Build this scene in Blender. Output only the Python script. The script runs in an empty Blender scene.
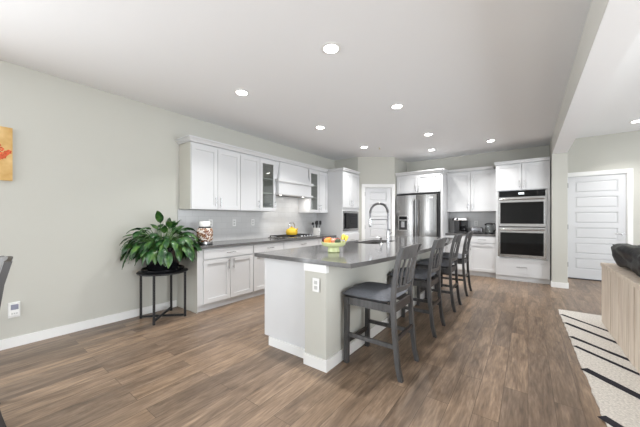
import bpy, bmesh, math, random
from mathutils import Vector, Matrix, noise
random.seed(7)
PI = math.pi
scene = bpy.context.scene
COL = scene.collection

# ------------------------------------------------------------------ camera
cam_d = bpy.data.cameras.new('camera')
cam = bpy.data.objects.new('camera', cam_d)
COL.objects.link(cam)
YAW = math.atan(208.0 / 278.0)
cam.location = (0, 0, 1.26)
cam.rotation_euler = (PI / 2, 0, YAW)
cam_d.sensor_fit = 'HORIZONTAL'
cam_d.sensor_width = 36.0
cam_d.lens = 278.0 / 640.0 * 36.0
cam_d.shift_y = 5.5 / 640.0
cam_d.clip_start = 0.05
scene.camera = cam

# ------------------------------------------------------------------ world, light, exposure
world = bpy.data.worlds.new('world')
scene.world = world
world.use_nodes = True
wb = world.node_tree.nodes['Background']
wb.inputs[0].default_value = (0.80, 0.88, 1.0, 1)
wb.inputs[1].default_value = 1.0
scene.view_settings.view_transform = 'Standard'
scene.view_settings.look = 'None'
scene.view_settings.gamma = 1.0
scene.view_settings.exposure = 0.18
CAN_POWER = 13.0
CAN_SPREAD = 2.0
FILL_REAR = 14.0  # powers of the fill lamps at the added windows
FILL_SIDE = 275.0
FILL_FAR = 30.0
FILL_LEFT = 240.0

def area(name, loc, rot, sx, sy, power, color=(1, 1, 1), shape='RECTANGLE', spread=PI):
    l = bpy.data.lights.new(name, 'AREA')
    l.shape = shape
    l.size = sx
    l.size_y = sy
    l.energy = power
    l.color = color
    l.spread = spread
    o = bpy.data.objects.new(name, l)
    COL.objects.link(o)
    o.location = loc
    o.rotation_euler = rot
    return o

# added fill lamps at the unseen windows behind, right and left of the camera
RW = [(-3.7, -1.35), (.8, 4.0)]
for (a, b) in RW:
    area('fill_daylight', ((a + b) / 2, -3.93, 1.27), (PI / 2, 0, 0), b - a - .1, 2.2, FILL_REAR, (0.93, 0.97, 1.0))
area('fill_daylight', (4.42, 1.2, 1.3), (PI / 2, 0, PI / 2), 4.4, 2.1, FILL_SIDE, (0.93, 0.97, 1.0))
area('fill_daylight', (4.42, 6.0, 1.4), (PI / 2, 0, PI / 2), 2.6, 1.8, FILL_FAR, (0.93, 0.97, 1.0))
area('fill_daylight', (-3.98, -2.2, 1.25), (PI / 2, 0, -PI / 2), 2.4, 2.0, FILL_LEFT, (0.93, 0.97, 1.0))

# ------------------------------------------------------------------ materials
def new_mat(name):
    m = bpy.data.materials.new(name)
    m.use_nodes = True
    nt = m.node_tree
    return m, nt, nt.nodes['Principled BSDF']

def setp(b, **k):
    for key, v in k.items():
        b.inputs[key.replace('_', ' ')].default_value = v

def plain(name, col, rough=.5, metal=0.0, spec=.5, var=0.0, scale=8.0, bump=0.0, bscale=60.0, coat=0.0):
    m, nt, b = new_mat(name)
    setp(b, Base_Color=(*col, 1), Roughness=rough, Metallic=metal)
    b.inputs['Specular IOR Level'].default_value = spec
    if coat:
        b.inputs['Coat Weight'].default_value = coat
    tc = nt.nodes.new('ShaderNodeTexCoord')
    if var > 0:
        n = nt.nodes.new('ShaderNodeTexNoise')
        n.inputs['Scale'].default_value = scale
        n.inputs['Detail'].default_value = 4
        r = nt.nodes.new('ShaderNodeValToRGB')
        r.color_ramp.elements[0].position = .3
        r.color_ramp.elements[1].position = .7
        r.color_ramp.elements[0].color = (*[max(0, c * (1 - var)) for c in col], 1)
        r.color_ramp.elements[1].color = (*[min(1, c * (1 + var)) for c in col], 1)
        nt.links.new(tc.outputs['Object'], n.inputs['Vector'])
        nt.links.new(n.outputs['Fac'], r.inputs['Fac'])
        nt.links.new(r.outputs['Color'], b.inputs['Base Color'])
    if bump > 0:
        n2 = nt.nodes.new('ShaderNodeTexNoise')
        n2.inputs['Scale'].default_value = bscale
        n2.inputs['Detail'].default_value = 3
        bp = nt.nodes.new('ShaderNodeBump')
        bp.inputs['Strength'].default_value = bump
        bp.inputs['Distance'].default_value = .004
        nt.links.new(tc.outputs['Object'], n2.inputs['Vector'])
        nt.links.new(n2.outputs['Fac'], bp.inputs['Height'])
        nt.links.new(bp.outputs['Normal'], b.inputs['Normal'])
    return m

def grain(name, c0, c1, sx, sy, sz, rough=.45, metal=0.0, lo=.3, hi=.7, detail=5, spec=.5, bump=0.0):
    m, nt, b = new_mat(name)
    tc = nt.nodes.new('ShaderNodeTexCoord')
    mp = nt.nodes.new('ShaderNodeMapping')
    mp.inputs['Scale'].default_value = (sx, sy, sz)
    n = nt.nodes.new('ShaderNodeTexNoise')
    n.inputs['Scale'].default_value = 1.0
    n.inputs['Detail'].default_value = detail
    r = nt.nodes.new('ShaderNodeValToRGB')
    r.color_ramp.elements[0].position = lo
    r.color_ramp.elements[1].position = hi
    r.color_ramp.elements[0].color = (*c0, 1)
    r.color_ramp.elements[1].color = (*c1, 1)
    nt.links.new(tc.outputs['Object'], mp.inputs['Vector'])
    nt.links.new(mp.outputs['Vector'], n.inputs['Vector'])
    nt.links.new(n.outputs['Fac'], r.inputs['Fac'])
    nt.links.new(r.outputs['Color'], b.inputs['Base Color'])
    setp(b, Roughness=rough, Metallic=metal)
    b.inputs['Specular IOR Level'].default_value = spec
    if bump:
        bp = nt.nodes.new('ShaderNodeBump')
        bp.inputs['Strength'].default_value = bump
        bp.inputs['Distance'].default_value = .002
        nt.links.new(n.outputs['Fac'], bp.inputs['Height'])
        nt.links.new(bp.outputs['Normal'], b.inputs['Normal'])
    return m

def emissive(name, col, strength):
    m, nt, b = new_mat(name)
    setp(b, Base_Color=(*col, 1))
    b.inputs['Emission Color'].default_value = (*col, 1)
    b.inputs['Emission Strength'].default_value = strength
    return m

def glass(name, col=(1, 1, 1), rough=0.0, ior=1.45):
    m, nt, b = new_mat(name)
    setp(b, Base_Color=(*col, 1), Roughness=rough)
    b.inputs['Transmission Weight'].default_value = 1.0
    b.inputs['IOR'].default_value = ior
    return m

def floor_mat():
    m, nt, b = new_mat('plank_floor')
    N, L = nt.nodes.new, nt.links.new
    tc = N('ShaderNodeTexCoord')
    sep = N('ShaderNodeSeparateXYZ')
    L(tc.outputs['Object'], sep.inputs[0])
    cmb = N('ShaderNodeCombineXYZ')
    L(sep.outputs['Y'], cmb.inputs['X'])
    L(sep.outputs['X'], cmb.inputs['Y'])
    br = N('ShaderNodeTexBrick')
    br.offset = .37
    br.offset_frequency = 2
    br.squash = 1.0
    br.inputs['Scale'].default_value = 1.0
    br.inputs['Brick Width'].default_value = 1.25
    br.inputs['Row Height'].default_value = .145
    br.inputs['Mortar Size'].default_value = .0016
    br.inputs['Mortar Smooth'].default_value = .3
    br.inputs['Bias'].default_value = 0.0
    br.inputs['Color1'].default_value = (0, 0, 0, 1)
    br.inputs['Color2'].default_value = (1, 1, 1, 1)
    br.inputs['Mortar'].default_value = (.5, .5, .5, 1)
    L(cmb.outputs[0], br.inputs['Vector'])
    # a random number for each plank
    sc = N('ShaderNodeMapping')
    sc.inputs['Scale'].default_value = (11, 1.7, 1)
    L(tc.outputs['Object'], sc.inputs['Vector'])
    off = N('ShaderNodeVectorMath')
    off.operation = 'MULTIPLY_ADD'
    off.inputs[1].default_value = (31, 17, 9)
    L(br.outputs['Color'], off.inputs[0])
    L(sc.outputs['Vector'], off.inputs[2])
    n1 = N('ShaderNodeTexNoise')
    n1.inputs['Scale'].default_value = 1.0
    n1.inputs['Detail'].default_value = 8
    n1.inputs['Roughness'].default_value = .62
    n1.inputs['Distortion'].default_value = 1.0
    L(off.outputs[0], n1.inputs['Vector'])
    r1 = N('ShaderNodeValToRGB')
    e = r1.color_ramp.elements
    e[0].position = .32
    e[0].color = (.122, .086, .061, 1)
    e[1].position = .68
    e[1].color = (.300, .222, .160, 1)
    k = e.new(.5)
    k.color = (.205, .148, .105, 1)
    L(n1.outputs['Fac'], r1.inputs['Fac'])
    # plank to plank tint
    r2 = N('ShaderNodeValToRGB')
    f = r2.color_ramp.elements
    f[0].position = 0
    f[0].color = (.80, .79, .79, 1)
    f[1].position = 1
    f[1].color = (1.20, 1.15, 1.08, 1)
    L(br.outputs['Color'], r2.inputs['Fac'])
    mx = N('ShaderNodeMix')
    mx.data_type = 'RGBA'
    mx.blend_type = 'MULTIPLY'
    mx.inputs['Factor'].default_value = 1
    L(r1.outputs['Color'], mx.inputs['A'])
    L(r2.outputs['Color'], mx.inputs['B'])
    # fine fibre
    n2 = N('ShaderNodeTexNoise')
    n2.inputs['Scale'].default_value = 1
    n2.inputs['Detail'].default_value = 4
    mp2 = N('ShaderNodeMapping')
    mp2.inputs['Scale'].default_value = (80, 7, 1)
    L(tc.outputs['Object'], mp2.inputs['Vector'])
    L(mp2.outputs['Vector'], n2.inputs['Vector'])
    r3 = N('ShaderNodeValToRGB')
    r3.color_ramp.elements[0].position = .35
    r3.color_ramp.elements[0].color = (.78, .77, .76, 1)
    r3.color_ramp.elements[1].position = .65
    r3.color_ramp.elements[1].color = (1.12, 1.12, 1.12, 1)
    L(n2.outputs['Fac'], r3.inputs['Fac'])
    mx2 = N('ShaderNodeMix')
    mx2.data_type = 'RGBA'
    mx2.blend_type = 'MULTIPLY'
    mx2.inputs['Factor'].default_value = 1
    L(mx.outputs['Result'], mx2.inputs['A'])
    L(r3.outputs['Color'], mx2.inputs['B'])
    mx3 = N('ShaderNodeMix')
    mx3.data_type = 'RGBA'
    L(br.outputs['Fac'], mx3.inputs['Factor'])
    L(mx2.outputs['Result'], mx3.inputs['A'])
    mx3.inputs['B'].default_value = (.07, .048, .034, 1)
    L(mx3.outputs['Result'], b.inputs['Base Color'])
    setp(b, Roughness=.36)
    b.inputs['Specular IOR Level'].default_value = .45
    bp = N('ShaderNodeBump')
    bp.inputs['Strength'].default_value = .12
    bp.inputs['Distance'].default_value = .003
    L(n1.outputs['Fac'], bp.inputs['Height'])
    L(bp.outputs['Normal'], b.inputs['Normal'])
    return m

def tile_mat(name, ux, c1=(.60, .60, .60), grout=(.50, .50, .50)):
    # ux: 'X' or 'Y', the world axis the courses run along
    m, nt, b = new_mat(name)
    N, L = nt.nodes.new, nt.links.new
    tc = N('ShaderNodeTexCoord')
    sep = N('ShaderNodeSeparateXYZ')
    L(tc.outputs['Object'], sep.inputs[0])
    cmb = N('ShaderNodeCombineXYZ')
    L(sep.outputs[ux], cmb.inputs['X'])
    L(sep.outputs['Z'], cmb.inputs['Y'])
    br = N('ShaderNodeTexBrick')
    br.inputs['Scale'].default_value = 1
    br.inputs['Brick Width'].default_value = .20
    br.inputs['Row Height'].default_value = .10
    br.inputs['Mortar Size'].default_value = .0022
    br.inputs['Color1'].default_value = (*c1, 1)
    br.inputs['Color2'].default_value = (*[c * .93 for c in c1], 1)
    br.inputs['Mortar'].default_value = (*grout, 1)
    L(cmb.outputs[0], br.inputs['Vector'])
    L(br.outputs['Color'], b.inputs['Base Color'])
    setp(b, Roughness=.16)
    bp = N('ShaderNodeBump')
    bp.invert = True
    bp.inputs['Strength'].default_value = .4
    bp.inputs['Distance'].default_value = .002
    L(br.outputs['Fac'], bp.inputs['Height'])
    L(bp.outputs['Normal'], b.inputs['Normal'])
    return m

def mosaic_mat():
    m, nt, b = new_mat('brown_mosaic')
    N, L = nt.nodes.new, nt.links.new
    tc = N('ShaderNodeTexCoord')
    v = N('ShaderNodeTexVoronoi')
    v.inputs['Scale'].default_value = 48
    L(tc.outputs['Object'], v.inputs['Vector'])
    r = N('ShaderNodeValToRGB')
    r.color_ramp.interpolation = 'CONSTANT'
    e = r.color_ramp.elements
    e[0].color = (.16, .055, .025, 1)
    e[1].position = .36
    e[1].color = (.34, .20, .12, 1)
    k = e.new(.55)
    k.color = (.72, .66, .60, 1)
    L(v.outputs['Color'], r.inputs['Fac'])
    L(r.outputs['Color'], b.inputs['Base Color'])
    setp(b, Roughness=.15)
    return m

def canvas_mat():
    m, nt, b = new_mat('gold_canvas')
    N, L = nt.nodes.new, nt.links.new
    tc = N('ShaderNodeTexCoord')
    n = N('ShaderNodeTexNoise')
    n.inputs['Scale'].default_value = 9
    n.inputs['Detail'].default_value = 6
    L(tc.outputs['Object'], n.inputs['Vector'])
    r = N('ShaderNodeValToRGB')
    r.color_ramp.elements[0].position = .3
    r.color_ramp.elements[0].color = (.52, .30, .085, 1)
    r.color_ramp.elements[1].position = .72
    r.color_ramp.elements[1].color = (.74, .52, .24, 1)
    L(n.outputs['Fac'], r.inputs['Fac'])
    L(r.outputs['Color'], b.inputs['Base Color'])
    setp(b, Roughness=.8)
    return m

def leaf_mat():
    m, nt, b = new_mat('leaf_green')
    N, L = nt.nodes.new, nt.links.new
    tc = N('ShaderNodeTexCoord')
    n = N('ShaderNodeTexNoise')
    n.inputs['Scale'].default_value = 11
    n.inputs['Detail'].default_value = 3
    L(tc.outputs['Object'], n.inputs['Vector'])
    r = N('ShaderNodeValToRGB')
    e = r.color_ramp.elements
    e[0].position = .32
    e[0].color = (.008, .036, .010, 1)
    e[1].position = .72
    e[1].color = (.10, .20, .035, 1)
    k = e.new(.5)
    k.color = (.022, .085, .020, 1)
    L(n.outputs['Fac'], r.inputs['Fac'])
    L(r.outputs['Color'], b.inputs['Base Color'])
    setp(b, Roughness=.32)
    b.inputs['Subsurface Weight'].default_value = 0.0
    return m

def thin_glass(name, tint, gloss):
    m, nt, b = new_mat(name)
    out = nt.nodes['Material Output']
    tr = nt.nodes.new('ShaderNodeBsdfTransparent')
    tr.inputs[0].default_value = (*tint, 1)
    b = nt.nodes.new('ShaderNodeBsdfGlossy')
    b.inputs['Roughness'].default_value = .02
    mx = nt.nodes.new('ShaderNodeMixShader')
    mx.inputs[0].default_value = gloss
    nt.links.new(tr.outputs[0], mx.inputs[1])
    nt.links.new(b.outputs[0], mx.inputs[2])
    nt.links.new(mx.outputs[0], out.inputs['Surface'])
    return m

M = {}
M['wall'] = plain('wall_paint', (.54, .535, .49), .85, spec=.2, bump=.05, bscale=220)
M['ceil'] = plain('ceiling_paint', (.85, .855, .87), .9, spec=.15, bump=.04, bscale=160)
M['trim'] = plain('trim_paint', (.80, .80, .79), .45)
M['cab'] = plain('cabinet_paint', (.64, .645, .655), .38)
M['cabin'] = plain('cabinet_interior', (.66, .63, .57), .6)
M['doorp'] = plain('door_paint', (.61, .615, .63), .42)
M['floor'] = floor_mat()
M['quartz'] = plain('grey_quartz', (.115, .112, .112), .13, spec=.6, var=.12, scale=60)
M['tiley'] = tile_mat('wall_tile_side', 'Y')
M['tilex'] = tile_mat('wall_tile_back', 'X')
M['steel'] = grain('brushed_steel', (.40, .39, .385), (.53, .52, .51), 3, 3, 260, .26, 1.0)
M['steelv'] = grain('brushed_steel_upright', (.24, .235, .23), (.36, .355, .35), 90, 90, 1.0, .25, 1.0)
M['chrome'] = plain('satin_nickel', (.52, .52, .53), .22, 1.0)
M['dkmetal'] = plain('dark_nickel', (.22, .22, .23), .3, 1.0)
M['black'] = plain('black_satin', (.012, .012, .013), .38)
M['blackmetal'] = plain('black_powder_coat', (.014, .014, .016), .5, bump=.05, bscale=300)
M['bglass'] = plain('black_glass', (.004, .004, .005), .04, spec=.28)
M['rubber'] = plain('black_plastic', (.02, .02, .022), .5)
M['glass'] = glass('clear_glass', (.86, .88, .88))
M['pane'] = thin_glass('cabinet_glass', (.88, .90, .88), .13)
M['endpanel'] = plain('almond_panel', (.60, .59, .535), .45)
M['clear'] = thin_glass('window_glass', (.97, .98, .98), .06)
M['lens'] = emissive('lamp_lens', (1.0, .98, .95), 14)
M['hoodlens'] = emissive('hood_lamp_lens', (1.0, .97, .92), 10)
M['white'] = plain('white_plastic', (.82, .82, .81), .4)
M['socket'] = plain('socket_grey', (.52, .52, .51), .5)
M['screen'] = plain('grey_screen', (.22, .23, .30), .25)
M['ceramic'] = plain('white_ceramic', (.82, .81, .79), .2)
M['wood'] = grain('grey_stained_wood', (.045, .044, .045), (.098, .097, .099), 30, 30, 3, .42)
M['wooddk'] = grain('dark_stained_wood', (.018, .015, .014), (.045, .038, .036), 30, 30, 3, .42)
M['fabric'] = plain('charcoal_fabric', (.135, .14, .155), .9, spec=.2, var=.25, scale=160, bump=.35, bscale=240)
M['leaf'] = leaf_mat()
M['stem'] = plain('stem_green', (.08, .18, .04), .5)
M['soil'] = plain('potting_soil', (.02, .014, .01), .95, bump=.6, bscale=80)
M['pot'] = plain('glazed_black_pot', (.010, .010, .012), .18, spec=.6)
M['mosaic'] = mosaic_mat()
M['canvas'] = canvas_mat()
M['petal'] = plain('red_orange_paint', (.62, .10, .03), .7, var=.35, scale=40)
M['twig'] = plain('brown_paint', (.16, .06, .03), .7)
M['yellow'] = plain('yellow_enamel', (.78, .50, .04), .2, var=.05)
M['bowl'] = plain('pale_green_glaze', (.72, .78, .42), .25, var=.06, scale=20)
M['orange'] = plain('orange_peel', (.78, .24, .03), .45, bump=.25, bscale=160)
M['apple'] = plain('red_apple_skin', (.42, .03, .025), .25, var=.35, scale=14)
M['peach'] = plain('pink_apple_skin', (.72, .30, .24), .35, var=.25, scale=14)
M['avocado'] = plain('dark_green_skin', (.03, .05, .02), .45, bump=.4, bscale=90)
M['plum'] = plain('dark_plum_skin', (.06, .012, .02), .3)
M['banana'] = plain('yellow_peel', (.80, .58, .06), .4, var=.08, scale=20)
M['plank'] = grain('pale_whitewashed_wood', (.56, .46, .37), (.82, .72, .61), 26, 26, 1.6, .7, lo=.28, hi=.7)
M['leather'] = plain('black_leather', (.005, .005, .006), .42, spec=.3, bump=.8, bscale=22)
M['rug'] = plain('cream_pile', (.66, .63, .585), .98, spec=.1, var=.22, scale=70, bump=1.0, bscale=190)
M['rugline'] = plain('charcoal_pile', (.035, .034, .042), .98, spec=.1, bump=.8, bscale=190)
M['iron'] = plain('cast_iron', (.016, .016, .017), .55)
M['brass'] = plain('pale_brass', (.62, .50, .28), .35, .8)
M['filter'] = plain('grey_filter_mesh', (.12, .12, .12), .4, .8)
M['display'] = emissive('lit_display', (.75, .82, .85), .6)

# ------------------------------------------------------------------ mesh builder
class MB:
    def __init__(s):
        s.bm = bmesh.new()

    def box(s, x0, x1, y0, y1, z0, z1, bev=0.0, seg=2):
        if x0 > x1: x0, x1 = x1, x0
        if y0 > y1: y0, y1 = y1, y0
        if z0 > z1: z0, z1 = z1, z0
        r = bmesh.ops.create_cube(s.bm, size=1.0)
        vs = r['verts']
        for v in vs:
            v.co.x = x0 + (v.co.x + .5) * (x1 - x0)
            v.co.y = y0 + (v.co.y + .5) * (y1 - y0)
            v.co.z = z0 + (v.co.z + .5) * (z1 - z0)
        if bev:
            es = list({e for v in vs for e in v.link_edges})
            bmesh.ops.bevel(s.bm, geom=es, offset=bev, segments=seg, affect='EDGES', profile=.5)
        return s

    def loft(s, rings, caps=True):
        vr = [[s.bm.verts.new(p) for p in r] for r in rings]
        n = len(rings[0])
        for a, b in zip(vr[:-1], vr[1:]):
            for i in range(n):
                j = (i + 1) % n
                s.bm.faces.new((a[i], a[j], b[j], b[i]))
        if caps:
            s.bm.faces.new(list(reversed(vr[0])))
            s.bm.faces.new(vr[-1])
        return s

    def lathe(s, prof, c=(0, 0, 0), seg=32, rib=0.0, ribn=0):
        rings = []
        for (r, z) in prof:
            ring = []
            for i in range(seg):
                a = 2 * PI * i / seg
                rr = max(r, 1e-4)
                if rib:
                    rr *= 1 + rib * math.cos(a * ribn)
                ring.append((c[0] + rr * math.cos(a), c[1] + rr * math.sin(a), c[2] + z))
            rings.append(ring)
        return s.loft(rings)

    def ring(s, prof, c=(0, 0, 0), seg=32):
        # closed profile turned about z, open in the middle
        n = len(prof)
        vv = [[s.bm.verts.new((c[0] + r * math.cos(2 * PI * i / seg), c[1] + r * math.sin(2 * PI * i / seg), c[2] + z)) for r, z in prof] for i in range(seg)]
        for i in range(seg):
            a, b = vv[i], vv[(i + 1) % seg]
            for k in range(n):
                s.bm.faces.new((a[k], b[k], b[(k + 1) % n], a[(k + 1) % n]))
        return s

    def cyl(s, p0, p1, r0, r1=None, seg=16):
        return s.tube([p0, p1], [r0, r0 if r1 is None else r1], seg)

    def tube(s, pts, rad, seg=12):
        pts = [Vector(p) for p in pts]
        if not isinstance(rad, (list, tuple)):
            rad = [rad] * len(pts)
        rings = []
        up = None
        for i, p in enumerate(pts):
            if i == 0: t = pts[1] - pts[0]
            elif i == len(pts) - 1: t = pts[-1] - pts[-2]
            else: t = pts[i + 1] - pts[i - 1]
            t.normalize()
            if up is None:
                up = Vector((0, 0, 1)) if abs(t.z) < .9 else Vector((1, 0, 0))
            a = t.cross(up)
            if a.length < 1e-5:
                up = Vector((1, 0, 0)); a = t.cross(up)
            a.normalize()
            b = a.cross(t).normalized()
            up = b
            rings.append([p + (a * math.cos(2 * PI * k / seg) + b * math.sin(2 * PI * k / seg)) * rad[i] for k in range(seg)])
        return s.loft(rings)

    def rectbar(s, pts, wx, wy):
        # rectangular section swept along a mostly vertical path
        rings = []
        for (x, y, z) in pts:
            rings.append([(x - wx / 2, y - wy / 2, z), (x + wx / 2, y - wy / 2, z), (x + wx / 2, y + wy / 2, z), (x - wx / 2, y + wy / 2, z)])
        return s.loft(rings)

    def prism(s, outline, z0, z1):
        return s.loft([[(x, y, z0) for x, y in outline], [(x, y, z1) for x, y in outline]])

    def ball(s, c, r, sx=1, sy=1, sz=1, seg=20, rings=12):
        m = Matrix.Translation(Vector(c)) @ Matrix.Diagonal((sx, sy, sz, 1))
        bmesh.ops.create_uvsphere(s.bm, u_segments=seg, v_segments=rings, radius=r, matrix=m)
        return s

    def build(s, name, mat, parent=None, smooth=False, loc=None, ang=40):
        bmesh.ops.recalc_face_normals(s.bm, faces=s.bm.faces[:])
        me = bpy.data.meshes.new(name)
        s.bm.to_mesh(me)
        s.bm.free()
        me.materials.append(M[mat] if isinstance(mat, str) else mat)
        if smooth:
            for p in me.polygons:
                p.use_smooth = True
            me.set_sharp_from_angle(angle=math.radians(ang))
        o = bpy.data.objects.new(name, me)
        COL.objects.link(o)
        if parent is not None:
            o.parent = parent
        if loc is not None:
            o.location = loc
        return o

def tag(o, label=None, cat=None, group=None, kind=None):
    if label: o['label'] = label
    if cat: o['category'] = cat
    if group: o['group'] = group
    if kind: o['kind'] = kind
    return o

def thing(name, label, cat, loc=(0, 0, 0), rz=0.0, group=None):
    o = bpy.data.objects.new(name, None)
    o.empty_display_size = .1
    COL.objects.link(o)
    o.location = loc
    o.rotation_euler = (0, 0, rz)
    return tag(o, label, cat, group)

def struct(name, mb, mat, label=None, smooth=False, parent=None):
    o = mb.build(name, mat, parent, smooth)
    o['kind'] = 'structure'
    if label: o['label'] = label
    return o

def kids(o):
    return [c for c in COL.objects if c.parent == o]

def copy_tree(o, parent=None):
    c = o.copy()
    COL.objects.link(c)
    if parent is not None:
        c.parent = parent
    for k in kids(o):
        copy_tree(k, c)
    return c

# ------------------------------------------------------------------ room shell
LX = -4.06          # left wall
BY = 7.46           # kitchen back wall
CZ = 2.79           # kitchen ceiling
RX0, RX1 = .357, .575   # wing wall and beam
RC = 2.95           # ceiling of the next room
DY = 7.90           # door wall of the next room
RY = -4.0           # wall behind the camera
EX = 4.5            # far right wall

struct('floor', MB().box(LX - .1, EX + .1, RY - .1, DY + .1, -.1, 0), 'floor')
struct('ceiling', MB().box(LX - .1, RX0 + .1, RY - .1, DY + .2, CZ, CZ + .1), 'ceil')
struct('ceiling_right', MB().box(RX0 + .1, EX + .1, RY - .1, DY + .2, RC, RC + .1), 'ceil')
struct('wall_left', MB().box(LX - .1, LX, RY, -3.45, 0, CZ).box(LX - .1, LX, -.95, BY, 0, CZ).box(LX - .1, LX, -3.45, -.95, 0, .22).box(LX - .1, LX, -3.45, -.95, 2.3, CZ), 'wall')  # out-of-view opening added to let fill light in
PA, PB = (-3.364, 6.06), (-2.638, 6.594)
struct('wall_pantry_return', MB().box(LX, PA[0], 6.06, 6.16, 0, CZ), 'wall')

# pantry corner wall with a door opening; wl = along the wall, wn = out of the wall into the room
wdir = Vector((PB[0] - PA[0], PB[1] - PA[1])); WLEN = wdir.length; wdir.normalize()
wang = math.atan2(wdir.y, wdir.x)
PANTRY = (PA[0], PA[1], 0)
def pantry_obj(name, mb, mat, **k):
    o = struct(name, mb, mat, **k)
    o.location = PANTRY
    o.rotation_euler = (0, 0, wang)
    return o
D0, D1, DH = .165, .835, 2.045
pantry_obj('wall_pantry', MB().box(0, D0, 0, .1, 0, CZ).box(D1, WLEN, 0, .1, 0, CZ).box(D0, D1, 0, .1, DH, CZ), 'wall')
struct('wall_pantry_side', MB().box(PB[0] - .1, PB[0], PB[1] + .012, BY, 0, CZ), 'wall')
struct('wall_back', MB().box(PB[0] - .1, RX0, BY, BY + .1, 0, CZ), 'wall')
struct('wall_wing', MB().box(RX0, RX1, 6.72, DY, 0, RC), 'wall')
M['beam'] = plain('beam_tone', (.66, .645, .60), .8, spec=.2)  # slightly paler than the wall colour
struct('trim_7', MB().box(RX0 + .002, RX1 - .002, RY, 6.72, 2.464, 2.47), 'ceil', label='white underside of the beam')
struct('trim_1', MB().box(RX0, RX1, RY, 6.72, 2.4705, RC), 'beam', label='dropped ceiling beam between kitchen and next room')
# door wall of the next room
E0, E1, EH = .668, 1.545, 2.16
struct('wall_far', MB().box(RX1, E0, DY, DY + .1, 0, RC).box(E1, EX, DY, DY + .1, 0, RC).box(E0, E1, DY, DY + .1, EH, RC), 'wall')
# rear wall and right wall, with openings added to bring in fill light
rear = MB()
xs = [LX, RW[0][0], RW[0][1], RW[1][0], RW[1][1], EX]
rear.box(xs[0], xs[1], RY - .1, RY, 0, RC).box(xs[2], xs[3], RY - .1, RY, 0, RC).box(xs[4], xs[5], RY - .1, RY, 0, RC)
for a, b in RW:
    rear.box(a, b, RY - .1, RY, 0, .15).box(a, b, RY - .1, RY, 2.4, RC)
struct('wall_rear', rear, 'wall')
struct('wall_right', MB().box(EX, EX + .1, RY, -1.1, 0, RC).box(EX, EX + .1, 3.5, 4.65, 0, RC).box(EX, EX + .1, 7.35, DY, 0, RC).box(EX, EX + .1, 4.65, 7.35, 0, .45).box(EX, EX + .1, 4.65, 7.35, 2.35, RC).box(EX, EX + .1, -1.1, 3.5, 2.4, RC).box(EX, EX + .1, -1.1, 3.5, 0, .15), 'wall')
def window(name, mb_frame, mb_glass):  # unseen windows, added to light the room
    f = struct(name, mb_frame, 'trim')
    g = mb_glass.build('pane', 'clear', f)
    return f
for i, (a, b) in enumerate(RW):
    f = MB()
    for x in (a, (a + b) / 2 - .025, b - .05):
        f.box(x, x + .05, RY - .07, RY - .01, .15, 2.4)
    f.box(a, b, RY - .07, RY - .01, .15, .20).box(a, b, RY - .07, RY - .01, 2.35, 2.4)
    window('window_%d' % (i + 1), f, MB().box(a, b, RY - .045, RY - .035, .17, 2.38))
f = MB()
for y in (-1.1, 1.175, 3.45):
    f.box(EX + .01, EX + .07, y, y + .05, .15, 2.4)
f.box(EX + .01, EX + .07, -1.1, 3.5, .15, .2).box(EX + .01, EX + .07, -1.1, 3.5, 2.35, 2.4)
window('window_3', f, MB().box(EX + .035, EX + .045, -1.1, 3.5, .17, 2.38))

f = MB()
for y in (4.65, 5.975, 7.30):
    f.box(EX + .01, EX + .07, y, y + .05, .45, 2.35)
f.box(EX + .01, EX + .07, 4.65, 7.35, .45, .5).box(EX + .01, EX + .07, 4.65, 7.35, 2.3, 2.35)
window('window_4', f, MB().box(EX + .035, EX + .045, 4.65, 7.35, .47, 2.33))

f = MB()
for y in (-3.45, -2.225, -1.0):
    f.box(LX - .07, LX - .01, y, y + .05, .22, 2.3)
f.box(LX - .07, LX - .01, -3.45, -.95, .22, .27).box(LX - .07, LX - .01, -3.45, -.95, 2.25, 2.3)
window('window_5', f, MB().box(LX - .045, LX - .035, -3.45, -.95, .24, 2.28))

# baseboards
def bb(name, x0, x1, y0, y1, h=.095):
    return struct(name, MB().box(x0, x1, y0, y1, 0, h), 'trim')
bb('baseboard_left', LX, LX + .014, RY, 1.965)
bb('baseboard_wing_end', RX0 - .014, RX1 + .014, 6.706, 6.72)
bb('baseboard_wing_left', RX0 - .014, RX0, 6.72, 6.86)
bb('baseboard_wing_right', RX1, RX1 + .014, 6.72, DY)
bb('baseboard_far', 1.64, EX, DY - .014, DY)
o = pantry_obj('baseboard_pantry', MB().box(.902, WLEN - .004, -.014, 0, 0, .095), 'trim')

# tile backsplash
struct('trim_2', MB().box(LX, LX + .010, 1.985, 5.272, .897, 1.396).box(LX, LX + .010, 3.622, 4.598, 1.3965, 1.72), 'tiley', label='pale grey glossy tile backsplash on left wall')
struct('trim_3', MB().box(-1.546, -.545, BY - .010, BY, .928, 1.425), 'tilex', label='pale grey glossy tile backsplash on back wall')

# panelled doors ---------------------------------------------------
def panel_door(w, h, n, t=.038):
    # slab lying in y 0..t (front at y=0), n stacked recessed panels
    mb = MB()
    st = .105
    mb.box(0, w, .016, t, 0, h)
    mb.box(0, st, 0, .0158, 0, h).box(w - st, w, 0, .0158, 0, h)
    rails = n + 1
    rh = .085
    ph = (h - .19 - .10 - rh * (n - 1)) / n
    z = 0
    mb.box(st, w - st, 0, .0158, 0, .19)
    z = .19
    for i in range(n):
        # raised field with sloped edge
        a = .012
        mb.loft([[(st + a, .0159, z + a), (w - st - a, .0159, z + a), (w - st - a, .0159, z + ph - a), (st + a, .0159, z + ph - a)],
                 [(st + a + .022, .006, z + a + .022), (w - st - a - .022, .006, z + a + .022), (w - st - a - .022, .006, z + ph - a - .022), (st + a + .022, .006, z + ph - a - .022)]])
        z += ph
        mb.box(st, w - st, 0, .0158, z, z + (rh if i < n - 1 else h - z))
        z += rh
    return mb

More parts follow.
